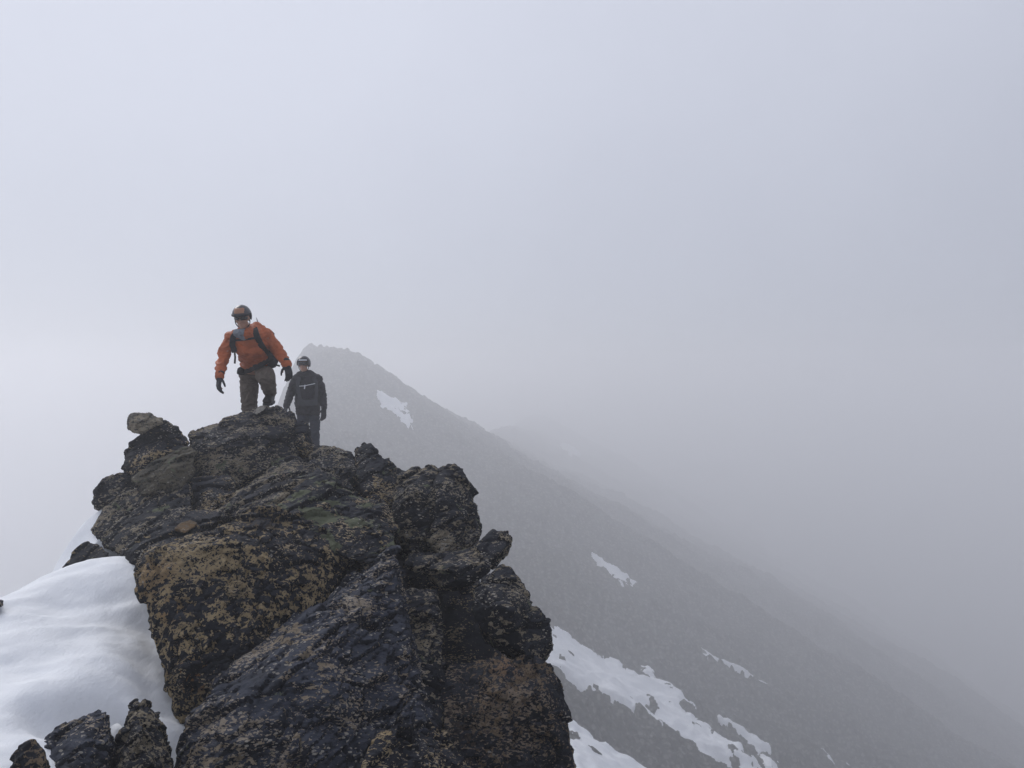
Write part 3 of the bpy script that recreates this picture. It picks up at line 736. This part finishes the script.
def head(bm, c, A, s=1.0):
    """skull, brow, nose, lips, chin and ears; A columns right, forward, up"""
    L = lambda x, y, z: V3(c) + A @ (V3((x, y, z)) * s)
    def E(p, r):
        pts = L(*p) + (SPH * V3(r) * s) @ A.T
        return pts
    def H(*es): hull_into(bm, np.concatenate([E(p, r) for p, r in es]))
    H(((0, -.018, .035), (.074, .090, .080)), ((0, .03, .03), (.066, .05, .066)))
    H(((0, .035, .02), (.062, .045, .05)), ((0, .052, -.085), (.026, .022, .018)), ((.045, .01, -.055), (.014, .02, .02)), ((-.045, .01, -.055), (.014, .02, .02)))
    H(((0, .082, .018), (.008, .008, .01)), ((0, .102, -.022), (.012, .010, .009)), ((.014, .088, -.028), (.007, .007, .006)), ((-.014, .088, -.028), (.007, .007, .006)))
    H(((0, .080, -.052), (.022, .008, .005)))
    H(((0, .079, -.062), (.019, .008, .006)))
    H(((0, .078, -.085), (.014, .010, .012)))
    for sx in (-1, 1):
        H(((sx * .033, .074, .030), (.020, .008, .006)))
        H(((sx * .076, -.005, -.002), (.010, .016, .030)))
        H(((sx * .045, .060, -.015), (.016, .012, .014)))

def ribbon(name, pts, width, mat, parent, th=0.008, wdir=None):
    """webbing strap through world points with a width direction across it"""
    pts = [V3(p) for p in pts]
    # resample smoothly
    V = []; Fc = []
    n = len(pts)
    for i, p in enumerate(pts):
        d = pts[min(i + 1, n - 1)] - pts[max(i - 1, 0)]; d /= np.linalg.norm(d)
        nn = V3((0, -1, 0.0)); nn = nn - d * (nn @ d); nn /= np.linalg.norm(nn)
        w = np.cross(d, nn) * width / 2
        V += [p - w, p + w, p + w + nn * th, p - w + nn * th]
    for i in range(n - 1):
        a = 4 * i
        for k in range(4): Fc.append((a + k, a + (k + 1) % 4, a + 4 + (k + 1) % 4, a + 4 + k))
    Fc += [(3, 2, 1, 0), (4 * n - 4, 4 * n - 3, 4 * n - 2, 4 * n - 1)]
    me = mesh_from(name, V, Fc)
    bm = bmesh.new(); bm.from_mesh(me); bmesh.ops.recalc_face_normals(bm, faces=bm.faces); bm.to_mesh(me); bm.free()
    return link(name, me, M[mat], parent=parent)

def on_surface(objs, path, Y0, off=0.004, n=14):
    """drape a picture-space path over the clothing as seen from the front"""
    dg = bpy.context.evaluated_depsgraph_get()
    trees = []
    for o in objs:
        me = o.data
        M4 = Matrix.Translation(o.location if o.parent is None else o.parent.location)
        trees.append(BVHTree.FromPolygons([M4 @ v.co for v in me.vertices], [p.vertices[:] for p in me.polygons]))
    path = np.array(path, float); seg = np.linspace(0, len(path) - 1, n)
    xs = np.interp(seg, range(len(path)), path[:, 0]); ys = np.interp(seg, range(len(path)), path[:, 1])
    out = []
    for x, y in zip(xs, ys):
        p = V3(P(x, y, Y0)); best = None; dr = Vector(p).normalized()
        for t_ in trees:
            h = t_.ray_cast(Vector(p) - dr * 1.2, dr)
            if h[0] is not None and (best is None or h[0].y < best): best = h[0].y
        out.append(best)
    g = [b for b in out if b is not None]
    last = g[0] if g else Y0
    res = []
    for (x, y), b in zip(zip(xs, ys), out):
        if b is None: b = last
        last = b
        res.append(P(x, y, b - off))
    # light smoothing of depth
    a = np.array(res); k = a[:, 1].copy()
    for i in range(1, len(a) - 1): a[i, 1] = min(k[i], (k[i - 1] + k[i + 1]) / 2)
    return [tuple(r) for r in a]

def shell(name, c, A, r, cut, mat, parent, th=0.008, tilt=0.0, front=None, seg=48, rings=32):
    """part of an ellipsoid surface kept where cut(x,y,z) is true (unit-sphere coords), with thickness"""
    bm = bmesh.new(); bmesh.ops.create_uvsphere(bm, u_segments=seg, v_segments=rings, radius=1.0)
    dead = [v for v in bm.verts if not cut(*v.co)]
    bmesh.ops.delete(bm, geom=dead, context='VERTS')
    for v in bm.verts:
        p = V3(v.co); v.co = V3(c) + A @ (p * V3(r))
    me = bpy.data.meshes.new(name); bm.to_mesh(me); bm.free()
    o = bpy.data.objects.new('tmp', me); COL.objects.link(o)
    m = o.modifiers.new('s', 'SOLIDIFY'); m.thickness = th; m.offset = 0.0
    m = o.modifiers.new('b', 'SUBSURF'); m.levels = 1
    out = bpy.data.meshes.new_from_object(o.evaluated_get(bpy.context.evaluated_depsgraph_get()))
    bpy.data.objects.remove(o)
    out.polygons.foreach_set('use_smooth', [True] * len(out.polygons))
    return link(name, out, M[mat], parent=parent)

def boot(parent, ankle, toe_dir, s=1.0):
    a = V3(ankle); f = V3(toe_dir); f /= np.linalg.norm(f); side = np.cross(f, (0, 0, 1)); side /= np.linalg.norm(side)
    up = np.cross(side, f)
    b = lambda u, v, w: a + (f * u + side * v + up * w) * s
    bm = bmesh.new()
    balls(bm, (b(0, 0, .10), .060 * s), (b(-.01, 0, -.03), .048 * s))
    balls(bm, (b(-.03, 0, -.045), .042 * s), (b(.06, 0, -.035), .046 * s))
    balls(bm, (b(.04, 0, -.03), .048 * s), (b(.15, .012, -.055), .036 * s), (b(.15, -.02, -.055), .034 * s), (b(-.04, 0, -.06), .036 * s))
    o = finish('boot', bm, 'boot', parent, 0.007, 3)
    bm = bmesh.new()
    hull_into(bm, [b(u, v, w) for u, v in ((-.09, .03), (-.09, -.03), (.0, .045), (.0, -.045), (.13, .052), (.13, -.052), (.19, .02), (.19, -.03)) for w in (-.105, -.082)])
    sole = bpy.data.meshes.new('sole'); bm.to_mesh(sole); bm.free()
    so_ = bpy.data.objects.new('sole', sole); COL.objects.link(so_); so_.parent = o
    sole.transform(Matrix.Translation(-Vector(parent.location))); sole.materials.append(M['black'])
    return o

def child_of(part, o):
    """re-hang a finished part one level deeper"""
    o.parent = part
    return o

# ---------------- hiker in the orange jacket
ORG = (-2.95, 8.85, -0.80)
hc = P(242.3, 319.3, 8.32)
A1 = frame((0.05, -0.95, -0.27), (-0.05, -0.2, 1))
sR, sL = P(231.5, 337.5, 8.47), P(265.5, 335.5, 8.52)
eR, wR = P(222.8, 357.5, 8.42), P(219.6, 377.5, 8.27)
eL, wL = P(279.0, 352.0, 8.60), P(287.3, 365.5, 8.48)
hpR, hpL = P(249.0, 373, 8.88), P(263.5, 372, 8.86)
kR, aR = P(249.5, 411, 8.80), P(252, 446, 8.98)
kL, aL = P(266.5, 378.5, 8.43), P(270.5, 391.5, 8.72)
neck = P(248, 333, 8.46)
bm = bmesh.new()
head(bm, hc, A1, 0.92)
balls(bm, (V3(hc) + A1 @ V3((0, -.02, -.06)), .056), (neck, .060))
balls(bm, (sR, .06), (sL, .06), (neck, .06)); balls(bm, (sR, .065), (sL, .065), (P(252, 352, 8.6), (.13, .09, .1)))
balls(bm, (P(252, 352, 8.6), (.13, .09, .1)), (hpR, .085), (hpL, .085))
for s_, e_, w_ in ((sR, eR, wR), (sL, eL, wL)):
    limb(bm, [(s_, .056), (e_, .040), (w_, .027)])
    hd, hx, hs = ((-.02, -.06, -.3), (.75, -.75, .1), -1) if w_ is wR else ((.07, -.06, -.25), (-.75, -.75, 0), 1); hand(bm, w_, hd, hx, .6, hs, .74)
for h_, k_, a_ in ((hpR, kR, aR), (hpL, kL, aL)):
    limb(bm, [(h_, .085), (k_, .056), (a_, .038)])
    balls(bm, (a_, .036), (V3(a_) + V3((0, -.12, -.092)), .018))
p1 = finish('person', bm, 'skin', None, 0.0065, 3, origin=ORG)
tag(p1, 'climber in orange jacket and dark helmet stepping up onto the summit boulder', 'person')

bm = bmesh.new()
balls(bm, (P(252.5, 335, 8.42), (.10, .09, .06)), (sR, .074), (sL, .074), (P(252, 350, 8.52), (.165, .12, .09)))
balls(bm, (P(252, 348, 8.53), (.165, .125, .09)), (P(256, 364, 8.78), (.160, .13, .06)), (P(257, 370, 8.84), (.165, .13, .045)))
limb(bm, [(sR, .072), (P(226.8, 346.5, 8.45), .063), (eR, .060), (P(221, 368, 8.34), .052), (P(219.7, 376, 8.28), .047)])
limb(bm, [(sL, .072), (P(272.0, 343, 8.56), .063), (eL, .058), (P(283.5, 359, 8.54), .050), (P(286.8, 364.5, 8.49), .045)])
balls(bm, (P(243, 331.5, 8.38), .055), (P(256, 329.5, 8.50), .065), (P(262, 331, 8.6), .05), (P(247, 334, 8.33), .05))
balls(bm, (P(257, 327.5, 8.60), .055), (P(270, 333, 8.70), .022))
jk = finish('jacket', bm, 'orange', p1, 0.0075, 3, 0.016, 7.5, 3)

bm = bmesh.new()
balls(bm, (P(256.5, 370, 8.86), (.165, .125, .05)), (hpR, .105), (hpL, .105))
limb(bm, [(hpR, .100), (P(249.3, 392, 8.83), .086), (kR, .078), (P(251, 428, 8.9), .080), (aR, .072)])
limb(bm, [(hpL, .100), (P(265.5, 376, 8.62), .092), (kL, .080)])
limb(bm, [(kL, .080), (P(268.5, 386, 8.58), .072), (aL, .064)])
tr = finish('trousers', bm, 'pants1', p1, 0.0075, 3, 0.018, 8, 5)
boot(p1, V3(aR) + V3((0, 0, -.05)), (-.1, -1, 0)); boot(p1, V3(aL) + V3((0, -.01, -.03)), (.05, -1, -.12))
for w_, e_, cr, th in ((wR, eR, (.75, -.75, .1), -1), (wL, eL, (-.75, -.75, 0), 1)):
    bm = bmesh.new(); d = V3(w_) - V3(e_)
    if th < 0: d = V3((-.02, -.06, -.3))
    else: d = V3((.07, -.06, -.25))
    hand(bm, w_, d, cr, .6, th, 1.0)
    limb(bm, [(V3(w_) - d / np.linalg.norm(d) * .05, .041), (V3(w_) + d / np.linalg.norm(d) * .02, .034)])
    finish('glove', bm, 'glove', p1, 0.0045, 2)
bm = bmesh.new()
balls(bm, (P(241, 332.5, 8.29), .035), (P(250, 331.5, 8.42), .060), (P(244, 336, 8.33), .045), (P(237.5, 333, 8.36), .045))
finish('neck_gaiter', bm, 'gaiter', p1, 0.006, 2, 0.007, 20, 8)
hu = V3(hc) + A1 @ V3((0, -.005, .035))
hm = shell('helmet', hu, A1, (.094, .116, .112), lambda x, y, z: z > 0.16 or (y < -0.15 and z > -0.5), 'helmet1', p1, .012)
child_of(hm, shell('front_panel', hu, A1, (.0985, .1205, .1165), lambda x, y, z: .36 < z < .85 and y > .35 and abs(x) < .60, 'panel', p1, .006))
child_of(hm, shell('visor', hu, A1, (.099, .126, .112), lambda x, y, z: .02 < z < .34 and y > -.1, 'black', p1, .010))
child_of(hm, shell('chin_strap', V3(hc) + A1 @ V3((0, .0, -.02)), A1, (.078, .04, .08), lambda x, y, z: abs(y) < .32 and z < .2, 'black', p1, .006))
shell('sunglasses', V3(hc) + A1 @ V3((0, .018, .022)), A1, (.074, .080, .05), lambda x, y, z: abs(z + 0.02 + .25 * (abs(abs(x) - .45) - .3)) < .40 and y > .25 and not (abs(x) < .08 and z < .05), 'lens', p1, .006)
print('hiker 1', time.time() - T0)

# pack worn by the orange hiker
pk = bpy.data.objects.new('backpack', None); COL.objects.link(pk); pk.location = P(257, 362, 9.0)
tag(pk, 'dark backpack worn over the orange jacket', 'backpack')
bm = bmesh.new()
balls(bm, (P(243, 340, 8.72), .06), (P(264, 339, 8.74), .06), (P(250, 362, 9.02), .08), (P(268, 361, 9.02), .08), (P(250, 345, 8.92), .08), (P(264, 345, 8.92), .08))
balls(bm, (P(265, 331, 8.76), .045), (P(270, 336, 8.86), .05), (P(262, 345, 8.9), .06))
finish('pack_body', bm, 'charcoal', pk, 0.009, 3, 0.012, 9, 2)
bm = bmesh.new()
balls(bm, (P(270, 352, 8.72), (.05, .07, .04)), (P(273, 361, 8.78), (.055, .06, .05)), (P(271, 366, 8.76), (.05, .06, .03)))
finish('hip_pouch', bm, 'charcoal', pk, 0.007, 3, 0.008, 12, 4)
bm = bmesh.new()
balls(bm, (P(241.5, 369.5, 8.74), (.045, .05, .028)), (P(241, 373, 8.74), (.045, .05, .02)))
finish('hip_pouch', bm, 'black', pk, 0.006, 2, 0.005, 12, 9)
cl = [jk, tr]
ribbon('shoulder_strap', on_surface(cl, [(237, 332.5), (233.5, 337), (232.5, 344), (235, 352)], 8.5), .058, 'black', pk, .014)
ribbon('shoulder_strap', on_surface(cl, [(255, 329), (257, 336), (261.5, 345), (267, 353), (271, 357)], 8.5), .060, 'black', pk, .014)
ribbon('chest_strap', on_surface(cl, [(234, 340.5), (246, 339.5), (258, 337.5)], 8.5, .008), .022, 'black', pk, .006)
ribbon('hip_belt', on_surface(cl, [(240, 370.5), (248, 370), (256, 366.5), (264, 362), (272, 357.5)], 8.75, .006), .075, 'black', pk, .012)
ribbon('loose_strap', [P(234.5, 350, 8.52), P(235.2, 357, 8.55), P(234.8, 363.5, 8.56)], .020, 'black', pk, .004)
ribbon('loose_strap', [P(273, 364, 8.74), P(277, 365.2, 8.72), P(280, 366.0, 8.70)], .020, 'black', pk, .004)
# ice axe on the pack
ax = bpy.data.objects.new('ice_axe', None); COL.objects.link(ax); ax.location = P(262, 345, 8.95)
tag(ax, 'ice axe strapped upright on the pack with its shaft tip above the shoulder', 'ice axe')
bm = bmesh.new(); balls(bm, (P(258.5, 324, 8.84), .012), (P(263, 352, 9.14), .012)); finish('shaft', bm, 'charcoal', ax, 0.004, 0)
bm = bmesh.new(); balls(bm, (P(258.6, 325, 8.845), .013), (P(256.3, 317.5, 8.80), .003)); finish('spike', bm, 'metal', ax, 0.003, 0)
bm = bmesh.new(); balls(bm, (P(257, 352, 9.16), .010), (P(262, 351, 9.15), .014), (P(266, 353, 9.15), .010)); balls(bm, (P(262, 351, 9.15), .014), (P(271, 355, 9.16), .006)); finish('pick', bm, 'metal', ax, 0.004, 0)

# ---------------- hiker in black
ORG2 = (-3.40, 13.0, -1.31)
hc2 = P(303.7, 365.6, 12.95)
A2 = frame((-0.06, -1, -0.06), (0, -.05, 1))
sR, sL = P(297.0, 379.0, 12.98), P(317.5, 379.2, 13.05)
eR, wR = P(290.8, 393, 12.98), P(286.6, 405.5, 12.80)
eL, wL = P(322.3, 395.5, 13.06), P(323.8, 409.5, 12.95)
hpR, hpL = P(303.3, 409.5, 13.05), P(313.3, 409.5, 13.05)
kR, aR = P(303.0, 433, 12.98), P(303, 457.5, 13.05)
kL, aL = P(315.0, 433, 12.98), P(314.6, 457.5, 13.05)
neck = P(306, 376, 13.0)
bm = bmesh.new()
head(bm, hc2, A2, 0.98)
balls(bm, (V3(hc2) + A2 @ V3((0, -.02, -.06)), .054), (neck, .058))
balls(bm, (sR, .06), (sL, .06), (neck, .06)); balls(bm, (sR, .065), (sL, .065), (P(307.5, 395, 13.0), (.13, .09, .1)))
balls(bm, (P(307.5, 395, 13.0), (.13, .09, .1)), (hpR, .085), (hpL, .085))
for s_, e_, w_ in ((sR, eR, wR), (sL, eL, wL)):
    limb(bm, [(s_, .054), (e_, .038), (w_, .026)])
    hd, hx, hs = ((-.03, -.1, -.2), (.75, -.75, 0), -1) if w_ is wR else ((.01, -.05, -.3), (-.75, -.75, 0), 1); hand(bm, w_, hd, hx, .6, hs, .80)
for h_, k_, a_ in ((hpR, kR, aR), (hpL, kL, aL)):
    limb(bm, [(h_, .085), (k_, .054), (a_, .036)])
    balls(bm, (a_, .036), (V3(a_) + V3((0, -.12, -.06)), .016))
p2 = finish('person', bm, 'skin', None, 0.0075, 3, origin=ORG2)
tag(p2, 'climber dressed in black with goggles standing behind the orange one', 'person')
bm = bmesh.new()
balls(bm, (P(306.5, 376.5, 12.98), (.11, .09, .05)), (sR, .082), (sL, .082), (P(307.5, 390, 12.98), (.185, .13, .09)))
balls(bm, (P(307.5, 390, 12.98), (.185, .13, .09)), (P(307.5, 404, 13.02), (.18, .13, .06)), (P(308, 413.5, 13.03), (.20, .145, .03)))
limb(bm, [(sR, .082), (P(293.5, 386, 12.98), .075), (eR, .066), (P(288.3, 400, 12.9), .058), (wR, .048)])
limb(bm, [(sL, .082), (P(320.3, 387, 13.06), .075), (eL, .068), (P(323.2, 403, 13.0), .058), (P(323.7, 407.5, 12.96), .050)])
balls(bm, (P(300, 374.5, 12.96), .055), (P(309, 374, 13.0), .065), (P(314, 376, 13.05), .05), (P(303, 377, 12.9), .045))
jk2 = finish('jacket', bm, 'jacket2', p2, 0.009, 3, 0.014, 7.5, 13)
bm = bmesh.new()
balls(bm, (P(308, 408, 13.05), (.165, .12, .05)), (hpR, .10), (hpL, .10))
limb(bm, [(hpR, .100), (P(303, 422, 13.0), .092), (kR, .080), (aR, .070)])
limb(bm, [(hpL, .096), (P(314.6, 422, 13.0), .084), (kL, .074), (aL, .064)])
tr2 = finish('trousers', bm, 'pants2', p2, 0.009, 3, 0.014, 8, 15)
boot(p2, aR, (-.1, -1, 0)); boot(p2, aL, (.15, -1, 0))
for w_, d, cr, th in ((wR, (-.03, -.1, -.2), (.75, -.75, 0), -1), (wL, (.01, -.05, -.3), (-.75, -.75, 0), 1)):
    bm = bmesh.new(); d = V3(d)
    hand(bm, w_, d, cr, .6, th, 1.12)
    limb(bm, [(V3(w_) - d / np.linalg.norm(d) * .05, .040), (V3(w_) + d / np.linalg.norm(d) * .02, .034)])
    finish('glove', bm, 'glove', p2, 0.005, 2)
hu = V3(hc2) + A2 @ V3((0, -.005, .035))
hm = shell('helmet', hu, A2, (.106, .128, .120), lambda x, y, z: z > 0.30 or (y < -0.1 and z > -0.55) or (abs(x) > .8 and z > -.35), 'helmet2', p2, .012)
child_of(hm, shell('white_band', hu, A2, (.111, .134, .125), lambda x, y, z: .34 < z < .56 and y > .45 and -.75 < x < .5, 'whitep', p2, .006))
child_of(hm, shell('chin_strap', V3(hc2) + A2 @ V3((0, .0, -.02)), A2, (.084, .04, .085), lambda x, y, z: abs(y) < .32 and z < .2, 'black', p2, .006))
shell('goggles', V3(hc2) + A2 @ V3((0, .018, .036)), A2, (.086, .092, .065), lambda x, y, z: abs(z) < .52 - .2 * (abs(x) < .15) * (z < 0) and y > .1, 'lens', p2, .010)
pk = bpy.data.objects.new('backpack', None); COL.objects.link(pk); pk.location = P(308, 400, 13.2)
tag(pk, 'grey strapped backpack carried by the climber in black', 'backpack')
bm = bmesh.new()
balls(bm, (P(300, 380, 13.25), .07), (P(315, 380, 13.25), .07), (P(300, 406, 13.28), .09), (P(315, 406, 13.28), .09))
finish('pack_body', bm, 'packgrey', pk, 0.012, 3, 0.012, 9, 22)
cl = [jk2, tr2]
ribbon('shoulder_strap', on_surface(cl, [(299.5, 377), (297.8, 383), (298.5, 391), (300, 400)], 13), .060, 'packgrey', pk, .012)
ribbon('shoulder_strap', on_surface(cl, [(313.5, 377), (315.5, 383), (316.3, 391), (315, 400)], 13), .070, 'packgrey', pk, .012)
ribbon('chest_strap', on_surface(cl, [(298.5, 386.2), (305, 385.8), (309, 384.8), (315, 383.6)], 13, .008), .012, 'whitep', pk, .005)
ribbon('chest_clip', on_surface(cl, [(305, 385), (304.5, 389)], 13, .012, 4), .018, 'whitep', pk, .006)
ribbon('hip_belt', on_surface(cl, [(297.5, 402), (303, 402.8), (310, 402.8), (317.3, 401.8)], 13, .006), .10, 'packgrey', pk, .014)
print('hiker 2', time.time() - T0)

# ------------------------------------------------------------------ haze, sky, light
HAZE = 0.0066
bm = bmesh.new(); bmesh.ops.create_cube(bm, size=1.0)
me = bpy.data.meshes.new('haze'); bm.to_mesh(me); bm.free()
hz = bpy.data.objects.new('haze', me); COL.objects.link(hz)
hz.scale = (5400, 5400, 330); hz.location = (0, 0, 14.0 - 165)
t = NT('haze_air')
pv = t.n('ShaderNodeVolumePrincipled', ins={'Color': (0.982, 0.984, 0.994, 1), 'Density': HAZE, 'Anisotropy': 0.45})
om = t.n('ShaderNodeOutputMaterial'); t.l(pv.outputs[0], om.inputs['Volume'])
me.materials.append(t.m)
tag(hz, 'pale fog filling the air around the ridge', kind='stuff')

w = NT('World', world=True); S.world = w.m
SUN_EL, SUN_ROT = 38.0, -42.0   # up left, a little ahead of the camera
sky = w.n('ShaderNodeTexSky', sky_type='NISHITA', sun_disc=False, sun_elevation=R(SUN_EL), sun_rotation=R(SUN_ROT), altitude=1800)
tc = w.n('ShaderNodeTexCoord')
sun_v = Vector((math.sin(R(SUN_ROT)) * math.cos(R(SUN_EL)), math.cos(R(SUN_ROT)) * math.cos(R(SUN_EL)), math.sin(R(SUN_EL))))
dt = w.n('ShaderNodeVectorMath', operation='DOT_PRODUCT', ins={0: tc.outputs['Generated'], 1: sun_v})
g = w.step(dt.outputs['Value'], -0.35, 0.95)
cl = w.noise(tc.outputs['Generated'], 2.0, 5, 0.55)
g2 = w.math('ADD', g, w.math('MULTIPLY', w.math('SUBTRACT', cl, 0.5), 0.5))
cloudc = w.mix(g2, (4.15, 4.4, 5.3), (7.1, 7.4, 8.5))
el = w.n('ShaderNodeSeparateXYZ', ins={0: tc.outputs['Generated']}).outputs[2]
ef = w.n('ShaderNodeMapRange', interpolation_type='SMOOTHSTEP', ins={0: el, 1: -0.05, 2: 0.5, 3: 0.80, 4: 1.0}).outputs[0]
cloudc = w.n('ShaderNodeVectorMath', operation='SCALE', ins={0: cloudc, 'Scale': ef}).outputs[0]
mixed = w.mix(0.93, (0, 0, 0), cloudc)
mixn = mixed.node; w.l(sky.outputs[0], mixn.inputs[6])
bg = w.n('ShaderNodeBackground', ins={'Color': mixed, 'Strength': 0.1})
wo = w.n('ShaderNodeOutputWorld'); w.l(bg.outputs[0], wo.inputs[0])

sl = bpy.data.lights.new('sun', 'SUN'); sl.energy = 1.35; sl.angle = R(25); sl.color = (1.0, 0.975, 0.955)
so = bpy.data.objects.new('sun', sl); COL.objects.link(so)
so.rotation_euler = (-sun_v).to_track_quat('-Z', 'Y').to_euler(); so.location = (0, 0, 30)

cam = bpy.data.cameras.new('camera'); cam.lens = 36 * F / 1024; cam.sensor_width = 36; cam.clip_start = 0.05; cam.clip_end = 8000
co_ = bpy.data.objects.new('camera', cam); COL.objects.link(co_); co_.rotation_euler = (R(90), 0, 0)
S.camera = co_
S.view_settings.view_transform = 'Standard'; S.view_settings.look = 'None'; S.view_settings.exposure = 0.0; S.view_settings.gamma = 1.0
c = S.cycles
c.max_bounces = 10; c.diffuse_bounces = 2; c.glossy_bounces = 2; c.volume_bounces = 8; c.transparent_max_bounces = 4
c.use_denoising = True
try: c.denoiser = 'OPENIMAGEDENOISE'
except Exception as e: print(e)
c.use_adaptive_sampling = True; c.adaptive_threshold = 0.02
print('done', time.time() - T0)
